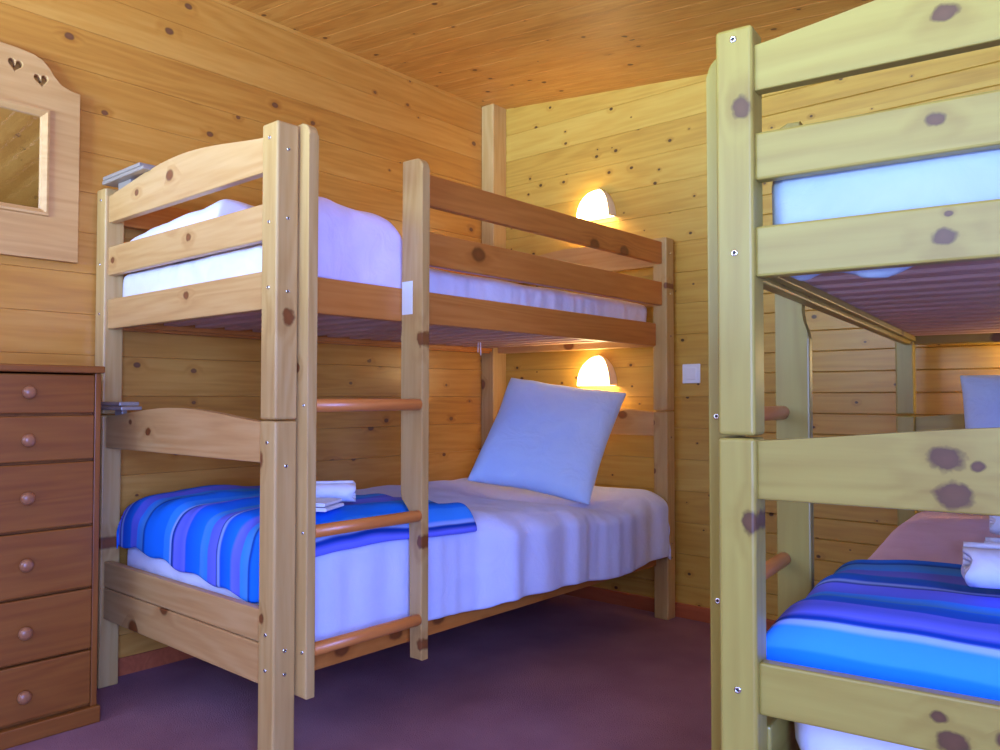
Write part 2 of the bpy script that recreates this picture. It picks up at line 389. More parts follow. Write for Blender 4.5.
def make_bunk(d, root, W_X=W_X, W_Y=W_Y, W_Z=W_Z):
    w, L, s, sy = d['w'], d['L'], d['s'], d['sy']
    flip = d['flip']                                    # ladder on the x=0 side
    X = (lambda x: w-x) if flip else (lambda x: x)
    zt, zj = d['zt'], d['zj']
    for i, x0 in enumerate((0, w-s)):
        for j, y0 in enumerate((0, L-sy)):
            box('upper_post', (X(x0), y0, zj+0.003), (X(x0+s), y0+sy, zt), W_Z, root, 0.006, 3)
            box('lower_post', (X(x0), y0, 0), (X(x0+s), y0+sy, zj-0.001), W_Z, root, 0.006, 3)
    th = 0.026
    for end in (0, 1):
        ya = 0.012 if end == 0 else L-0.012-th
        nm = 'foot_rail' if end == 0 else 'head_rail'
        a, b = s-0.001, w-s+0.001
        prism(nm, arch(a, b, d['r1b'], d['r1b']+d['rh'], d['rise']), 'y', ya, ya+th, W_X, root)
        box(nm, (a, ya, d['r2b']), (b, ya+th, d['r2t']), W_X, root, 0.004)
        box(nm, (a, ya, d['sb']), (b, ya+th, d['st']), W_X, root, 0.004)
        prism(nm, arch(a, b, d['mb'], d['mb']+d['mh'], d['mrise']), 'y', ya, ya+th, W_X, root)
        for (z0, z1) in d['boards']:
            box('end_board', (a, ya, z0), (b, ya+th, z1), W_X, root, 0.004)
    # long side rails; on the ladder side they sit a little inside the post face
    xo0, xo1 = w-0.050, w-0.022
    y2 = d['y2']
    for side in (0, 1):
        xa, xb = (xo0, xo1) if side else (w-xo1, w-xo0)
        xs = (w-d['su'], w-d['su']+0.026) if side else (w-xo1, w-xo0)
        box('side_rail', (X(xs[0]), sy-0.001, d['sb']), (X(xs[1]), L-sy+0.001, d['st']), W_Y, root, 0.004)
        xl = (w-d['li'], w-d['li']+0.024) if side else (w-xo1, w-xo0)
        box('side_rail', (X(xl[0]), sy-0.001, d['lb']), (X(xl[1]), L-sy+0.001, d['lt']), W_Y, root, 0.004)
        y0 = y2+0.012 if side else sy-0.001
        box('guard_rail', (X(xa), y0, d['g1b']), (X(xb), L-sy+0.001, d['g1t']), W_Y, root, 0.004)
        box('guard_rail', (X(xa), y0, d['g2b']), (X(xb), L-sy+0.001, d['g2t']), W_Y, root, 0.004)
        # ledger under the slats
        for key, rb in (('su', 'sb'), ('li', 'lb')):
            xi = (w-d[key]-0.016, w-d[key]) if side else (w-xo0, w-xo0+0.016)
            box('slat_ledger', (X(xi[0]), sy, d[rb]+0.010), (X(xi[1]), L-sy, d[rb]+0.026), W_Y, root, 0.002)
    n = d['nslat']
    for k in range(n):
        yy = sy+0.03+(L-2*sy-0.06-0.07)*k/(n-1)
        box('slat', (X(w-xo0+0.003), yy, d['sb']+0.026), (X(w-d['su']-0.003), yy+0.058, d['sb']+0.044), SLATM, root, 0.003, 1)
        if k % 2 == 0:
            box('slat', (X(w-xo0+0.003), yy, d['lb']+0.026), (X(w-d['li']-0.003), yy+0.07, d['lb']+0.044), SLATM, root, 0.003, 1)
    # ladder uprights: boards on edge, outer top corner rounded, notched round the rails
    ux, zb = d['ux'], d['zlad']
    zl = d['ztop']
    def up(yn):
        o = w+ux
        na, nb = w+d['una'], w-d['uin']
        if yn < 0.3: na = nb = w-0.018
        pts = [(na, zb), (o, zb), (o, zl-0.035)]
        for i in range(1, 8):
            a = PI/2*i/7; pts.append((o-0.03+0.03*math.cos(a), zl-0.035+0.03*math.sin(a)+0.004*i/7))
        ut_ = d['utop']; pts += [(w-ut_, zl)]
        zz = [(w-ut_, d['sb']-0.0), (w-ut_, d['sb']-0.012), (w-ut_-0.003, d['sb']-0.03), (nb+0.004, d['sb']-0.05), (nb, d['sb']-0.065), (nb, d['uz']+0.05), (nb+0.004, d['uz']+0.03), (na, d['uz'])]
        pts += zz
        if yn < 0.3: pts = [p if p[0] > na else (na, p[1]) for p in pts[:10]]+[(na, zl)]
        prism('ladder_upright', [(X(p[0]), p[1]) for p in pts], 'y', yn, yn+d['ut'], W_Z, root, 0.004)
    y1 = sy+0.004
    up(y1); up(y2)
    for z in d['rungs']:
        bm = bmesh.new()
        M = Matrix.Translation((X(w+ux*0.5+0.004), 0, z)) @ Matrix.Rotation(-PI/2, 4, 'X')
        r = d['rr']
        add_lathe(bm, [(0, y1+d['ut']-0.001), (r, y1+d['ut']-0.001), (r, y2-0.0), (r*.98, y2+0.001), (0, y2+0.001)], 20, M)
        o = bm_obj('rung', bm, RUNGM, root, smooth=False, recenter=True)
        for f in o.data.polygons: f.use_smooth = abs(f.normal.y) < 0.5
        for yy in (y1, y2):
            bolt(root, (X(w+ux*0.5+0.004), yy-0.0002, z), (0, -1, 0), 0.005)
    for z in d['fbolts']:
        for x0 in (0, w-s):
            bolt(root, (X(x0+s*0.5), -0.0002, z), (0, -1, 0))
    nx = -1 if flip else 1
    for z in d['sbolts']:
        for y0 in (0, L-sy):
            bolt(root, (X(w)+nx*0.0002, y0+sy*0.5, z), (nx, 0, 0))

A = dict(w=1.091, L=2.06, s=0.0706, sy=0.0666, flip=False, li=0.082, su=0.080, zt=1.690, zj=0.916, rh=0.092, r1b=1.570, rise=0.045, r2b=1.390, r2t=1.487,
         sb=1.207, st=1.308, mb=0.805, mh=0.105, mrise=0.034, boards=((0.231, 0.336), (0.339, 0.424)), g1b=1.572, g1t=1.670, g2b=1.386, g2t=1.490,
         lb=0.231, lt=0.385, y2=0.475, ux=0.038, zlad=0.204, ztop=1.696, uin=0.056, utop=0.052, una=-0.012, uz=0.64, ut=0.030, rungs=(0.955, 0.626, 0.321), rr=0.017, nslat=16,
         fbolts=(1.650, 1.43, 1.26, 0.86, 0.37, 0.28), sbolts=(1.62, 1.44, 1.25, 0.80, 0.33, 0.27))
bunkA = empty('bunk_bed', (0.011, -2.09, 0))
tag(bunkA, 'pine bunk bed standing along the log wall, ladder on its long side, lavender bedding', 'bunk bed', 'pine bunk beds')
make_bunk(A, bunkA)
o = box('sticker', (1.091-0.050, A['y2']-0.0012, 1.226), (1.091-0.004, A['y2']+0.0004, 1.326), STICK, bunkA, 0.0)
o['label'] = 'small white paper sticker on the ladder upright'
for z in (0.934, 1.694):
    bm = bmesh.new()
    l = 0.30 if z > 1 else 0.17
    add_box(bm, (0.074, -0.014, z), (0.074+l, 0.055, z+0.012), 0.003); add_box(bm, (0.074, -0.012, z+0.014), (0.074+l*0.9, 0.053, z+0.027), 0.003)
    add_box(bm, (0.13, 0.016, z-0.03), (0.13+l*.3, 0.034, z+0.002), 0.002)
    o = bm_obj('ledge', bm, plain('ledge_grey', srgb(150, 138, 126), 0.3), bunkA, recenter=True)

B = dict(w=0.998, L=1.95, s=0.0579, sy=0.0579, flip=True, li=0.062, su=0.050, zt=1.554, zj=0.9145, rh=0.072, r1b=1.452, rise=0.045, r2b=1.312, r2t=1.386,
         sb=1.162, st=1.240, mb=0.820, mh=0.090, mrise=0.030, boards=((0.494, 0.573), (0.33, 0.42)), g1b=1.452, g1t=1.53, g2b=1.312, g2t=1.386,
         lb=0.330, lt=0.462, y2=0.470, ux=0.036, zlad=0.26, ztop=1.545, uin=0.032, utop=0.018, una=0.012, uz=0.33, ut=0.028, rungs=(0.945, 0.645), rr=0.014, nslat=17,
         fbolts=(1.535, 1.20, 0.53), sbolts=(1.48, 1.33, 1.2, 0.55))
BR = 0.1264; BX, BY = 2.3068, -2.0877
bunkB = empty('bunk_bed.001', (BX, BY, 0), BR)
tag(bunkB, 'pine bunk bed nearest the camera, pale yellowish end panel, cut off by the right edge', 'bunk bed', 'pine bunk beds')
make_bunk(B, bunkB, V_X, V_Y, V_Z)
def bw(x, y, z):
    c, s = math.cos(BR), math.sin(BR)
    return (BX+c*x-s*y, BY+s*x+c*y, z)

def knots(root, name, i, axis, spots, tones, thin=1):
    """give one board its own knots where the board really has them: (along, across, radius) from the board's centre"""
    o = [c for c in root.children if c.name.split('.')[0] == name][i]
    o.data.materials[0] = wood('board_pine', *tones, KN if tones is not TB else srgb(84, 52, 34), axis, 6.0, 0.12, 0.12, thin=thin, spots=spots)
TA, TB, TZ = (BL, BM, BD), (CL, CM, CD), (ZL, ZM, ZD)
knots(bunkB, 'foot_rail', 0, 'X', [(-0.182, -0.005, 0.015), (0.16, 0.01, 0.012)], TB)
knots(bunkB, 'foot_rail', 1, 'X', [(-0.194, 0.010, 0.012), (0.22, -0.01, 0.012)], TB)
knots(bunkB, 'foot_rail', 2, 'X', [(-0.186, -0.004, 0.014), (-0.180, 0.026, 0.005)], TB)
knots(bunkB, 'foot_rail', 3, 'X', [(-0.187, 0.012, 0.020), (-0.150, 0.004, 0.008), (-0.179, -0.036, 0.021)], TB)
knots(bunkB, 'end_board', 0, 'X', [(-0.200, 0.010, 0.010), (-0.185, -0.020, 0.018)], TB)
knots(bunkB, 'upper_post', 2, 'Z', [(0.190, 0.012, 0.016)], TB)
knots(bunkB, 'lower_post', 2, 'Z', [(0.330, 0.020, 0.016)], TB)
knots(bunkA, 'foot_rail', 0, 'X', [(-0.27, 0.0, 0.012)], TA)
knots(bunkA, 'foot_rail', 1, 'X', [(0.07, 0.01, 0.013), (-0.44, 0.0, 0.012)], TA)
knots(bunkA, 'foot_rail', 2, 'X', [(0.06, 0.02, 0.014)], TA)
knots(bunkA, 'foot_rail', 3, 'X', [(-0.17, -0.006, 0.015)], TA)
knots(bunkA, 'upper_post', 2, 'Z', [(-0.120, 0.004, 0.020)], TZ, thin=0)
knots(bunkA, 'lower_post', 2, 'Z', [(0.355, -0.033, 0.018), (-0.05, -0.02, 0.012)], TZ)
knots(bunkA, 'ladder_upright', 1, 'Z', [(0.20, 0.042, 0.020), (-0.40, 0.042, 0.018), (-0.70, 0.042, 0.015)], TZ)

# ------------------------------------------------------------------ soft goods
def draped(name, mat, x0, x1, y0, y1, zt, r, drops, amp=0.006, freq=6.0, step=0.025, thick=0.012, loc=(0,0,0), rz=0.0, warp=None, seed=0.0, flare=0.04, parent=None, sub=1):
    """cloth lying on a box: flat top, rounded edges, sides hanging by drops=(x0,x1,y0,y1). UV = arc length in metres"""
    def prof(a0, a1, d0, d1):
        q = r*PI/2
        op = d1 is None
        if op: d1 = 0.0; a1 += r
        tot = d0+q+(a1-a0-2*r)+(0 if op else q)+d1
        n = max(8, int(tot/step)); out = []
        for i in range(n+1):
            t = tot*i/n; u = t
            if t < d0: out.append((a0-flare*(d0-t), r+(d0-t), u, -1)); continue
            t -= d0
            if t < q: a = t/r; out.append((a0+r-r*math.cos(a), r-r*math.sin(a), u, -1)); continue
            t -= q
            if op or t < a1-a0-2*r: out.append((a0+r+t, 0, u, 0)); continue
            t -= a1-a0-2*r
            if t < q: a = t/r; out.append((a1-r+r*math.sin(a), r-r*math.cos(a), u, 1)); continue
            t -= q
            out.append((a1+flare*t, r+t, u, 1))
        return out
    PX = prof(x0, x1, drops[0], drops[1]); PY = prof(y0, y1, drops[2], drops[3])
    bm = bmesh.new(); uvl = bm.loops.layers.uv.new('UVMap')
    G = []; UV = {}
    for px in PX:
        row = []
        for py in PY:
            dx, dy = px[1], py[1]
            dz = max(dx, dy)+0.15*min(dx, dy)
            p = Vector((px[0], py[0], zt-dz))
            nv = noise.noise_vector(Vector((p.x*freq+seed, p.y*freq, p.z*freq)))
            n2 = noise.noise_vector(Vector((p.x*freq*2.7+seed, p.y*freq*2.7+3, p.z*freq*1.2)))
            k = Vector((0.5, 0.5, 1.0)) if dz < r*0.7 else Vector((0.5, 0.5, 0.5))
            p += Vector((nv.x*k.x, nv.y*k.y, nv.z*k.z))*amp + Vector((n2.x*k.x, n2.y*k.y, n2.z*k.z))*amp*0.45
            if warp: p = warp(p, px, py)
            v = bm.verts.new(p); UV[v] = (px[2], py[2]); row.append(v)
        G.append(row)
    for i in range(len(G)-1):
        for j in range(len(G[0])-1):
            f = bm.faces.new((G[i][j], G[i+1][j], G[i+1][j+1], G[i][j+1])); f.smooth = True
            for lp in f.loops: lp[uvl].uv = UV[lp.vert]
    me = bpy.data.meshes.new(name); bm.to_mesh(me); bm.free()
    o = link(name, me, mat, parent, loc); o.rotation_euler = (0, 0, rz)
    m = o.modifiers.new('thickness', 'SOLIDIFY'); m.thickness = thick; m.offset = -1
    if sub:
        m = o.modifiers.new('smooth', 'SUBSURF'); m.levels = sub; m.render_levels = sub
    return o

def soft_box(name, mat, a, b, r, amp, freq, loc=(0,0,0), rz=0.0, n=(30, 40, 5), ruffle=0.0, warp=None, seed=0.0):
    """a closed, slightly uneven mattress block with rounded edges"""
    bm = bmesh.new()
    bmesh.ops.create_cube(bm, size=2.0)
    bmesh.ops.subdivide_edges(bm, edges=[e for e in bm.edges if abs(e.verts[0].co.x-e.verts[1].co.x) > .1], cuts=n[0], use_grid_fill=True)
    bmesh.ops.subdivide_edges(bm, edges=[e for e in bm.edges if abs(e.verts[0].co.y-e.verts[1].co.y) > .1], cuts=n[1], use_grid_fill=True)
    bmesh.ops.subdivide_edges(bm, edges=[e for e in bm.edges if abs(e.verts[0].co.z-e.verts[1].co.z) > .1], cuts=n[2], use_grid_fill=True)
    c = [(a[i]+b[i])/2 for i in range(3)]; h = [abs(b[i]-a[i])/2 for i in range(3)]
    for v in bm.verts:
        p = [v.co[i]*h[i] for i in range(3)]
        q = [max(-(h[i]-r), min(h[i]-r, p[i])) for i in range(3)]
        d = Vector([p[i]-q[i] for i in range(3)])
        if d.length > 1e-6:
            # move onto the rounded surface
            m = max(abs(d.x), abs(d.y), abs(d.z))
            d = d.normalized()*m
        P = Vector(q)+d
        nrm = d.normalized() if d.length > 1e-6 else Vector((0, 0, 1))
        W = P+Vector(c)
        P = W+nrm*(amp*noise.noise(W*freq+Vector((seed, 0, 0))))
        if ruffle and abs(nrm.z) < 0.8:
            P += Vector((nrm.x, nrm.y, 0))*ruffle*(noise.noise(Vector((W.x*34, W.y*34, W.z*6+seed)))+0.5*noise.noise(Vector((W.x*80, W.y*80, W.z*9))))
        if warp: P = warp(P)
        v.co = P
    o = bm_obj(name, bm, mat, None, loc, smooth=True)
    o.rotation_euler = (0, 0, rz)
    return o

def pillow(name, mat, w, h, t, M, seed=0.0, amp=0.010, n=26):
    bm = bmesh.new()
    def pt(i, j, sgn):
        u = -1+2*i/n; v = -1+2*j/n
        e = max(0.0, (1-u**4)*(1-v**4))**0.55
        x = u*w/2*(1-0.06*(1-v*v)); z = v*h/2*(1-0.06*(1-u*u))
        y = sgn*t/2*e
        p = Vector((x, y, z))
        g = noise.noise_vector(Vector((x*9+seed, y*4+sgn, z*9)))
        p += Vector((g.x*.3, g.y*e, g.z*.3))*amp
        p.y += sgn*0.004*math.sin(x*40+z*25+seed)*e*(1-e)*2
        return p
    F = [[bm.verts.new(pt(i, j, -1)) for j in range(n+1)] for i in range(n+1)]
    K = [[F[i][j] if i in (0, n) or j in (0, n) else bm.verts.new(pt(i, j, 1)) for j in range(n+1)] for i in range(n+1)]
    for i in range(n):
        for j in range(n):
            bm.faces.new((F[i][j], F[i+1][j], F[i+1][j+1], F[i][j+1]))
            q = (K[i][j], K[i][j+1], K[i+1][j+1], K[i+1][j])
            bm.faces.new(q)
    o = bm_obj(name, bm, mat, None, smooth=True)
    o.matrix_world = M
    md = o.modifiers.new('smooth', 'SUBSURF'); md.levels = 1; md.render_levels = 1
    return o

def frame_m(c, yaw, tilt, roll):
    e1 = Vector((math.cos(yaw), math.sin(yaw), 0)); back = Vector((-math.sin(yaw), math.cos(yaw), 0))
    e2 = Vector((0, 0, math.cos(tilt)))+back*math.sin(tilt)
    a = e1*math.cos(roll)+e2*math.sin(roll); b = -e1*math.sin(roll)+e2*math.cos(roll)
    nrm = b.cross(a)
    M = Matrix((a, nrm, b)).transposed().to_4x4(); M.translation = c
    if M.determinant() < 0: M = Matrix((a, -nrm, b)).transposed().to_4x4(); M.translation = c
    return M

# --- left bunk, lower
xo = 1.102
o = soft_box('mattress', SHEET, (0.086, -2.020, 0.282), (1.012, -0.146, 0.488), 0.045, 0.004, 5, n=(20, 40, 6))
tag(o, 'white sheeted mattress on the lower berth of the bunk with the lavender duvet', 'mattress', 'bunk mattresses')
def warpA(p, px, py):
    # near the ladder the cover is tucked inside the uprights, beyond it swells out over the rail
    y = p.y
    t = max(0.0, min(1.0, (y+1.34)/0.20))
    t = t*t*(3-2*t)
    if px[3] == 1 and px[1] > 0:
        f = min(1.0, px[1]/0.06)
        p.x += f*(0.054*t-0.020)
        p.x += f*(t*0.010*math.sin(y*23+2*math.sin(y*7))+0.0035*math.sin(y*71+3*math.sin(y*9)))
        if py[3] == 1: p.x -= 0.02*f*min(1, py[1]/0.06)
    p.z -= 0.074*math.exp(-((p.x-0.72)/0.40)**4-((y+0.52)/0.22)**2)
    if y < -1.22:
        k = min(1, (-1.22-y)/0.06); p.z -= 0.016*k
        if px[1] > 0.02: p.x -= 0.010*k*px[3]
    p.z += 0.022*math.exp(-((y+1.75)/0.35)**2)*(1 if py[1] < 0.02 and px[1] < .05 else 0.6)
    return p
o = draped('duvet', LAV, 0.062, xo-0.008, -1.950, -0.120, 0.580, 0.075, (0.06, 0.215, 0.0, 0.085), amp=0.008, freq=5.5, step=0.022, warp=warpA, seed=3.1, flare=0.0, thick=0.010)
tag(o, 'rumpled lavender duvet hanging over the rail of the left lower berth', 'duvet')
def warpT(p, px, py):
    y = p.y
    p.z += 0.028*math.exp(-((y+1.75)/0.35)**2)*(1 if py[1] < 0.03 and px[1] < .05 else 0.7)
    p.z += 0.007*math.sin(px[2]*33+1.5*math.sin(py[2]*5))*(1 if px[1] < .05 else .3)
    if py[3] == -1 and py[1] > 0.04:
        p.y += 0.004*math.sin(px[2]*21); p.z -= 0.055*min(1, py[1]/0.14)*max(0, min(1, (px[2]-0.25)/0.65))
    if py[3] == 1 or py[2] > 0.7:                      # corner pulled outwards to a point on the far side
        p.y += 0.10*max(0, px[2]-0.5)-0.04
    if p.y < -1.975: p.x = max(0.096, min(p.x, 1.018))
    return p
o = draped('throw_blanket', STR_A, 0.058, xo-0.019, -2.040, -1.325, 0.619, 0.085, (0.02, 0.0, 0.070, None), amp=0.008, freq=5.5, step=0.018, warp=warpT, seed=3.1, flare=0.0, thick=0.010)
tag(o, 'blue striped throw over the foot of the lavender duvet, stripes running along the bed', 'blanket', 'blue striped throws')
M = frame_m(Vector((0.651, -0.377, 0.800)), 0.371, 0.62, -0.164)
o = pillow('pillow', PILW, 0.60, 0.60, 0.17, M, 1.0)
tag(o, 'large square white pillow leaning at the head of the left lower berth', 'pillow', 'square bed pillows')

def towel_roll(name, r, length, loc, rz, label, seed, flat=1.0):
    bm = bmesh.new()
    turns, n, m = 3.2, 96, 12
    rows = []
    for k in range(n+1):
        t = k/n; a = t*turns*2*PI; rad = r*(0.16+0.84*t)
        row = []
        for j in range(m+1):
            x = -length/2+length*j/m
            q = rad*(1+0.05*noise.noise(Vector((x*14+seed, a*.5, 0))))
            edge = 0.006*math.sin(a*3)*(abs(j/m-.5)*2)**6
            row.append(bm.verts.new((x+edge, q*math.cos(a), r*flat+q*math.sin(a)*flat)))
        rows.append(row)
    for k in range(n):
        for j in range(m): bm.faces.new((rows[k][j], rows[k+1][j], rows[k+1][j+1], rows[k][j+1]))
    o = bm_obj(name, bm, TOWEL, None, loc, smooth=True); o.rotation_euler = (0, 0, rz)
    md = o.modifiers.new('pile', 'SOLIDIFY'); md.thickness = r*0.20; md.offset = -1
    tag(o, label, 'towel', 'white towels on the beds')
    return o
towel_roll('towel', 0.040, 0.24, (0.84, -1.78, 0.654), 0.9, 'rolled white towel on the striped throw, seen between the ladder uprights', 1.0, 0.85)
def fold_towel(name, loc, rz, w, d, h, layers, label, seed):
    bm = bmesh.new()
    for k in range(layers):
        z0 = h*k/layers; z1 = h*(k+1)/layers-0.003
        pts = []
        zc = (z0+z1)/2; hr = (z1-z0)/2
        for i in range(9):
            a = PI/2+PI*i/8; pts.append((-w/2+hr*math.cos(a), zc+hr*math.sin(a)))
        for i in range(9):
            a = -PI/2+PI*i/8; pts.append((w/2-0.006*k+hr*math.cos(a), zc+hr*math.sin(a)))
        add_prism(bm, pts, 'y', -d/2+0.003*k, d/2-0.002*k)
    add_box(bm, (-w/2, -d/2+.004, 0.002), (-w/2+0.012, d/2-.004, h-0.004), 0.004)
    o = bm_obj(name, bm, TOWEL, None, loc, smooth=False); o.rotation_euler = (0, 0, rz)
    tag(o, label, 'towel', 'white towels on the beds')
    return o
fold_towel('towel', (0.95, -1.88, 0.660), 0.5, 0.16, 0.12, 0.026, 2, 'flat folded white towel just in front of the rolled towel on the throw', 2.0)

# --- left bunk, upper
o = soft_box('mattress', SHEET, (0.086, -2.043, 1.260), (0.972, -0.078, 1.402), 0.035, 0.004, 5, n=(24, 120, 6), ruffle=0.010, seed=4.0, warp=lambda q: q+Vector((0.026*max(0, min(1, (q.y+1.56)/0.05)) if q.x > 0.93 else 0, 0, 0)))
tag(o, 'mattress in a ruffled white cover on the upper berth by the log wall', 'mattress', 'bunk mattresses')
bm = bmesh.new()
def warpU(p, px, py):
    p.z += 0.055*(p.x-0.3)
    return p
o = draped('duvet', SHEET, 0.098, 0.720, -2.036, -1.62, 1.550, 0.062, (0.03, 0.03, 0.03, 0.03), amp=0.012, freq=6, step=0.02, warp=warpU, seed=6.0, flare=0.0)
tag(o, 'bright white folded duvet piled at the foot of the upper berth', 'duvet')
def warpP(p, px, py):
    if px[3] == 1 and px[1] > 0: p.x += 0.010*math.sin(py[2]*17)
    p.z -= 0.05*max(0, (p.y+1.8))
    return p
o = draped('pillow', LILA, 0.735, 1.008, -1.968, -1.580, 1.560, 0.085, (0.02, 0.165, 0.02, 0.02), amp=0.014, freq=10, step=0.018, warp=warpP, seed=11.0, flare=0.0)
tag(o, 'slumped lavender pillow at the top of the ladder on the upper berth', 'pillow')
# little white tie hanging below the upper berth
_sl = [0.0666+0.03+(2.06-2*0.0666-0.06-0.07)*k/15 for k in range(16)]
TY = -2.09+_sl[13]-0.012
bm = bmesh.new()
for (sx, l) in ((-0.006, 0.06), (0.005, 0.075)):
    add_prism(bm, [(0.30+sx-.003, 1.25), (0.30+sx+.003, 1.25), (0.30+sx*1.8+.002, 1.25-l), (0.30+sx*1.8-.002, 1.25-l)], 'y', TY, TY+.003)
tie = bm_obj('cover_tie', bm, SHEET, bpy.data.objects['mattress.001'])

# --- right bunk bedding (local coordinates of the bunk)
def locB(o):
    o.location = (BX, BY, 0); o.rotation_euler = (0, 0, BR); return o
o = locB(soft_box('mattress', SHEET, (0.080, 0.094, 0.381), (0.880, 1.885, 0.524), 0.05, 0.004, 5, n=(24, 40, 6), seed=2.0))
tag(o, 'white mattress on the lower berth of the nearest bunk, edge showing under its board', 'mattress', 'bunk mattresses')
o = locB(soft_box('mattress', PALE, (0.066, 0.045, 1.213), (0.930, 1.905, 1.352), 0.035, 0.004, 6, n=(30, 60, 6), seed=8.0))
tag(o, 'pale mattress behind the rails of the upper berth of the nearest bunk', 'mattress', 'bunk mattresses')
m_up = o
bm = bmesh.new()
for i in range(1):
    bmesh.ops.create_uvsphere(bm, u_segments=28, v_segments=14, radius=1.0)
for v in bm.verts:
    p = v.co
    v.co = Vector((0.19+0.105*p.x, 0.066+0.018*p.y, 1.175+0.024*p.z*(0.7+0.3*math.sin(p.x*5))))
    v.co.z += 0.006*noise.noise(v.co*40)
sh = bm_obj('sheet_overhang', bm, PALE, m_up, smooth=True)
def warpD(p, px, py):
    if p.y < 0.80: p.z -= 0.018*min(1, (0.80-p.y)/0.06)
    p.z += 0.006*math.sin(py[2]*6)
    return p
o = locB(draped('duvet', PINK, 0.050, 0.912, 0.105, 1.86, 0.602, 0.04, (0.05, 0.05, 0.0, 0.0), amp=0.006, freq=5, step=0.03, warp=warpD, seed=5.0, flare=0.0))
tag(o, 'smooth pinkish duvet on the lower berth of the nearest bunk', 'duvet')
def warpTB(p, px, py):
    if px[3] == 0 or px[3] == 1 or True:
        p.z += 0.004*math.sin(py[2]*30+1.2*math.sin(px[2]*4))*(1 if py[1] < .05 else .2)
    if py[3] == 1 or py[2] > 0.45:
        k = max(0, min(1, (py[2]-0.45)/0.25))
        p.y += k*(0.10*math.sin(min(PI, max(0, px[2]-0.05)*4.2))-0.14*max(0, px[2]-0.25))
    return p
o = locB(draped('throw_blanket', STR_B, 0.038, 0.932, 0.068, 0.60, 0.634, 0.065, (0.02, 0.0, 0.08, None), amp=0.006, freq=5.0, step=0.018, warp=warpTB, seed=5.0, flare=0.0))
tag(o, 'blue striped throw over the end of the pinkish duvet, stripes running across the bed', 'blanket', 'blue striped throws')
p = bw(0.475, 1.700, 0.845)
o = pillow('pillow', PILW, 0.55, 0.46, 0.15, frame_m(Vector(p), BR-0.05, 0.30, 0.03), 4.0)
tag(o, 'white pillow propped at the head of the nearest bunk, half hidden by its end rail', 'pillow', 'square bed pillows')
def tB(x, y, z, r, l, rz, lab, sd, fl=0.85):
    towel_roll('towel', r, l, bw(x, y, z), BR+rz, lab, sd, fl)
tB(0.440, 0.37, 0.652, 0.047, 0.26, 0.15, 'fat rolled white towel lying on the throw of the nearest bunk', 21.0)
tB(0.450, 0.82, 0.616, 0.036, 0.26, 0.1, 'lower of two small rolled towels behind the fat towel roll', 22.0, 0.8)
tB(0.450, 0.825, 0.676, 0.034, 0.24, 0.05, 'upper of two small rolled towels behind the fat towel roll', 23.0, 0.8)

# ------------------------------------------------------------------ chest of drawers
cx0, cx1, cy0, cy1, ch = 0.012, 0.353, -2.626, -2.206, 1.070
chest = empty('chest_of_drawers', (cx0, (cy0+cy1)/2, 0))
tag(chest, 'narrow orange pine chest of six drawers with round knobs beside the bunk', 'chest of drawers')
def cb(name, a, b, mat, parent=chest, bev=0.003):
    o = box(name, a, b, mat, parent, bev)
    o.location -= Vector(chest.location) if parent is chest else Vector((0, 0, 0))
    return o
bm = bmesh.new()
t = 0.018
add_box(bm, (cx0, cy0, 0.05), (cx1-0.004, cy0+t, ch-0.022), 0.002); add_box(bm, (cx0, cy1-t, 0.05), (cx1-0.004, cy1, ch-0.022), 0.002)
add_box(bm, (cx0, cy0+t, 0.05), (cx0+0.008, cy1-t, ch-0.022)); add_box(bm, (cx0+.008, cy0+t, 0.05), (cx1-0.02, cy1-t, 0.062))
zs = [0.056, 0.221, 0.405, 0.592, 0.787, 0.925, 1.046]
for z in zs[1:-1]: add_box(bm, (cx0+.008, cy0+t, z-0.008), (cx1-0.022, cy1-t, z+0.004))
o = bm_obj('carcass', bm, CH_Z, chest, recenter=True); o.location -= Vector(chest.location)
cb('top', (cx0-0.002, cy0-0.008, ch-0.022), (cx1+0.012, cy1+0.006, ch), CH_Y, bev=0.005)
cb('plinth', (cx0, cy0-0.006, 0.0), (cx1+0.010, cy1+0.006, 0.050), CH_Y, bev=0.004)
kz = [0.134, 0.312, 0.502, 0.690, 0.854, 0.990]
for i in range(6):
    fr = cb('drawer', (cx0+0.06, cy0+t+0.002, zs[i]+0.004), (cx1, cy1-t-0.002, zs[i+1]-0.003), CH_Y, bev=0.004)
    M = Matrix.Rotation(PI/2, 4, 'Y')
    kn = lathe('knob', [(0, -0.004), (0.011, -0.004), (0.009, 0.004), (0.0085, 0.008), (0.013, 0.012), (0.0175, 0.018), (0.0185, 0.024), (0.016, 0.030), (0.009, 0.034), (0, 0.035)], KNOBM, fr, (0, 0, 0), M, 24)
    kn.location = Vector((cx1, (cy0+cy1)/2+0.002, kz[i]))-Vector(chest.location)-Vector(fr.location)

# ------------------------------------------------------------------ mirror with heart cut-outs
mc = -2.45
mir = empty('wall_mirror', (0.0, mc, 1.43))
tag(mir, 'mirror in a shaped pine frame with heart cut-outs, hanging above the chest', 'mirror')
half = [(0.293, 0.0), (0.293, 0.570), (0.262, 0.574), (0.235, 0.584), (0.214, 0.604), (0.196, 0.630), (0.176, 0.650), (0.146, 0.662), (0.10, 0.668), (0.0, 0.672)]
outline = half+[(-y, z) for y, z in half[::-1][1:]]
def heart(cy, cz, s, rot):
    pts = []
    for i in range(28):
        a = 2*PI*i/28
        x = 16*math.sin(a)**3; y = 13*math.cos(a)-5*math.cos(2*a)-2*math.cos(3*a)-math.cos(4*a)
        x *= s/32; y *= s/30
        pts.append((cy+x*math.cos(rot)-y*math.sin(rot), cz+x*math.sin(rot)+y*math.cos(rot)))
    return pts
GL = (-0.196, 0.196, 0.142, 0.487)
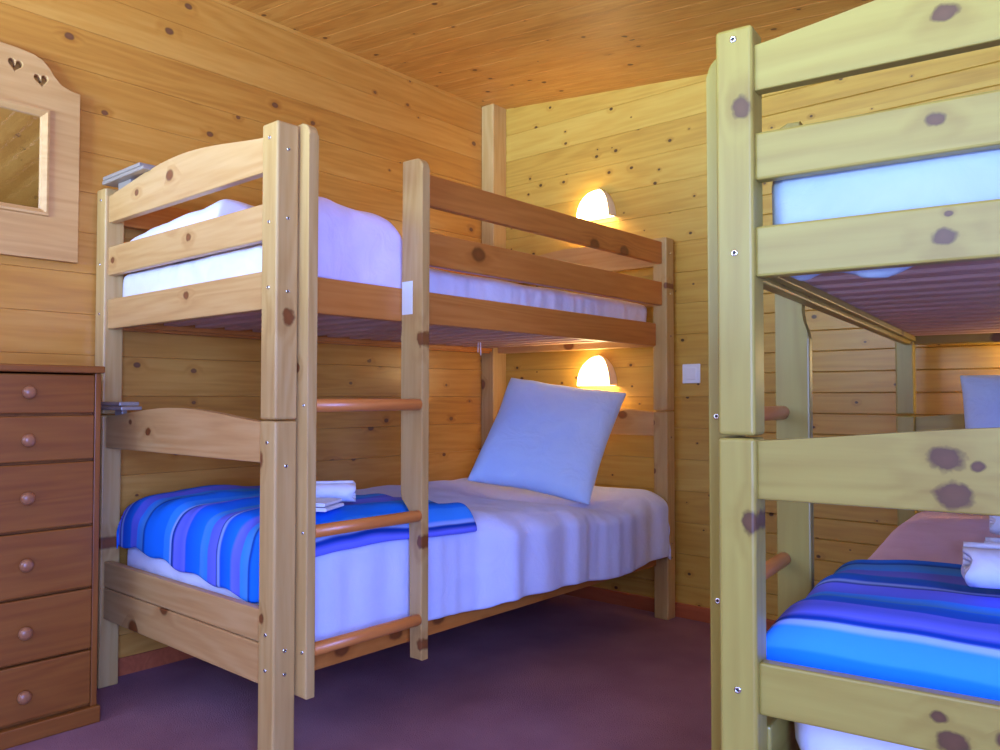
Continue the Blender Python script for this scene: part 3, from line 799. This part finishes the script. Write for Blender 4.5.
hole = [(GL[0], GL[2]), (GL[1], GL[2]), (GL[1], GL[3]), (GL[0], GL[3])]
cu = bpy.data.curves.new('mirror_outline', 'CURVE'); cu.dimensions = '2D'; cu.fill_mode = 'BOTH'; cu.extrude = 0.009; cu.bevel_depth = 0.002; cu.bevel_resolution = 1
for pts in (outline, hole, heart(0.172, 0.585, 0.046, 0.15), heart(0.095, 0.612, 0.046, -0.1), heart(-0.172, 0.585, 0.046, -0.15), heart(-0.095, 0.612, 0.046, 0.1)):
    sp = cu.splines.new('POLY'); sp.points.add(len(pts)-1); sp.use_cyclic_u = True
    for q, pt in zip(sp.points, pts): q.co = (pt[0], pt[1], 0, 1)
tmp = bpy.data.objects.new('tmp_outline', cu); COL.objects.link(tmp)
bpy.context.view_layer.update()
me = bpy.data.meshes.new_from_object(tmp.evaluated_get(bpy.context.evaluated_depsgraph_get()))
bpy.data.objects.remove(tmp); bpy.data.curves.remove(cu)
for v in me.vertices: v.co = Vector((v.co.z+0.019, v.co.x, v.co.y))
me.materials.clear()
me.name = 'frame'
link('frame', me, MF, mir)
bm = bmesh.new()
tr = 0.020
o_, i_ = (GL[0]-0.004, GL[1]+0.004, GL[2]-0.004, GL[3]+0.004), (GL[0]+tr, GL[1]-tr, GL[2]+tr, GL[3]-tr)
def ring(q, x): return [bm.verts.new((x, q[0], q[2])), bm.verts.new((x, q[1], q[2])), bm.verts.new((x, q[1], q[3])), bm.verts.new((x, q[0], q[3]))]
g = 0.010
R_ = [ring(o_, 0.0302), ring((o_[0]+g*.3, o_[1]-g*.3, o_[2]+g*.3, o_[3]-g*.3), 0.040), ring((o_[0]+g, o_[1]-g, o_[2]+g, o_[3]-g), 0.041), ring(i_, 0.029), ring(i_, 0.020), ring(o_, 0.020)]
for k in range(6):
    a, b = R_[k], R_[(k+1) % 6]
    for j in range(4): bm.faces.new((a[j], a[(j+1) % 4], b[(j+1) % 4], b[j]))
bm_obj('inner_trim', bm, MF, mir)
bm = bmesh.new(); add_box(bm, (0.012, GL[0]+0.002, GL[2]+0.002), (0.020, GL[1]-0.002, GL[3]-0.002))
bm_obj('mirror_glass', bm, MIRROR, mir)
bm = bmesh.new(); add_box(bm, (0.0005, -0.27, 0.02), (0.0085, 0.27, 0.13)); add_box(bm, (0.0005, -0.25, 0.50), (0.0085, 0.25, 0.54))
bm_obj('batten', bm, MF, mir)

# ------------------------------------------------------------------ wall lamps, switch
def wall_lamp(x, z, label):
    r = empty('wall_lamp', (x, 0, z)); tag(r, label, 'lamp', 'half-dome reading lamps on the back wall')
    rx, ry, rz = 0.105, 0.100, 0.146
    def dome(p0, p1, k, closed_bottom):
        bm = bmesh.new(); n, m = 26, 14; G = []
        for i in range(n+1):
            ph = p0+(p1-p0)*i/n; row = []
            for j in range(m+1):
                th = PI/2*j/m
                row.append(bm.verts.new((rx*k*math.cos(ph)*math.cos(th), -0.004-ry*k*math.sin(ph)*math.cos(th), rz*k*math.sin(th))))
            G.append(row)
        for i in range(n):
            for j in range(m): bm.faces.new((G[i][j], G[i+1][j], G[i+1][j+1], G[i][j+1]))
        bmesh.ops.remove_doubles(bm, verts=bm.verts[:], dist=1e-5)
        return bm
    o = bm_obj('glass_diffuser', dome(math.radians(2), math.radians(178), 0.955, True), GLOW, r, smooth=True)
    o = bm_obj('shade', dome(math.radians(0), math.radians(26), 1.0, True), CREAM, r, smooth=True)
    md = o.modifiers.new('wall', 'SOLIDIFY'); md.thickness = 0.003; md.offset = 1
    bm = bmesh.new()
    pts = [(rx*1.04*math.cos(PI*i/24), -0.002+rz*1.02*math.sin(PI*i/24)) for i in range(25)]
    add_prism(bm, pts, 'y', -0.006, -0.0003)
    bm_obj('back_plate', bm, CREAM, r)
    return r
wall_lamp(0.669, 1.845, 'lit half-dome wall lamp above the upper berth of the left bunk')
wall_lamp(0.672, 1.034, 'lit half-dome wall lamp behind the large square pillow')
wall_lamp(2.52, 1.06, 'lit wall lamp at the head of the nearest bunk, beyond the right edge')
sw = empty('light_switch', (1.172, 0, 1.083)); tag(sw, 'white square light switch on the back wall between the two bunks', 'switch')
box('switch_plate', (-0.043, -0.008, -0.043), (0.043, -0.0004, 0.043), WHITE_PL, sw, 0.003)
box('rocker', (-0.026, -0.0115, -0.028), (0.026, -0.0075, 0.028), WHITE_PL, sw, 0.002)

# ------------------------------------------------------------------ daylight, camera
wd = bpy.data.worlds.new('daylight'); S.world = wd; wd.use_nodes = True
bg = wd.node_tree.nodes['Background']; bg.inputs[0].default_value = (0.55, 0.75, 1.0, 1); bg.inputs[1].default_value = 1.5
for (WX0, WX1, WZ0, WZ1), pw, colr in zip(WINS, (24, 10), ((0.24, 0.42, 1.0), (0.22, 0.40, 1.0))):
    li = bpy.data.lights.new('window_daylight', 'AREA'); li.shape = 'RECTANGLE'; li.size = WX1-WX0-0.14; li.size_y = WZ1-WZ0-0.14
    li.energy = pw; li.color = colr
    lo = bpy.data.objects.new('window_daylight', li); COL.objects.link(lo)
    lo.location = ((WX0+WX1)/2, FY-0.10, (WZ0+WZ1)/2); lo.rotation_euler = (PI/2-math.radians(8), 0, 0)

li = bpy.data.lights.new('side_fill', 'AREA'); li.shape = 'RECTANGLE'; li.size = RW[1]-RW[0]-0.14; li.size_y = RW[3]-RW[2]-0.14  # blue fill added at the side opening to brighten the bedding
li.energy = 125; li.color = (0.20, 0.32, 1.0)
lo = bpy.data.objects.new('side_fill', li); COL.objects.link(lo)
lo.location = (RX+0.09, (RW[0]+RW[1])/2, (RW[2]+RW[3])/2); lo.rotation_euler = (PI/2-math.radians(10), 0, PI/2)
# fill added outside like sunlit ground; rises over the high sills onto upper parts
li = bpy.data.lights.new('outdoor_fill', 'AREA'); li.shape = 'RECTANGLE'; li.size = 8.0; li.size_y = 2.4
li.energy = 2550; li.color = (0.50, 0.74, 0.95)
lo = bpy.data.objects.new('outdoor_fill', li); COL.objects.link(lo)
lo.location = (0.6, -9.5, 0.25); lo.rotation_euler = (PI/2, 0, 0)

cd = bpy.data.cameras.new('camera'); cam = bpy.data.objects.new('camera', cd); COL.objects.link(cam)
cd.sensor_width = 36; cd.lens = 804.65/1000*36; cd.clip_start = 0.05
yaw, pitch, roll = 0.7159, 0.0281, 0.0007
fw = Vector((-math.sin(yaw)*math.cos(pitch), math.cos(yaw)*math.cos(pitch), math.sin(pitch)))
rt = fw.cross(Vector((0, 0, 1))).normalized(); upv = rt.cross(fw)
Mx = Matrix((rt, upv, -fw)).transposed().to_4x4() @ Matrix.Rotation(roll, 4, 'Z')
Mx.translation = (2.8760, -3.2593, 0.9756)
cam.matrix_world = Mx
S.camera = cam
S.view_settings.view_transform = 'Standard'; S.view_settings.look = 'None'; S.view_settings.gamma = 1.0; S.view_settings.use_curve_mapping = False
S.view_settings.exposure = 0.6
S.cycles.use_denoising = True
S.cycles.max_bounces = 10; S.cycles.diffuse_bounces = 6
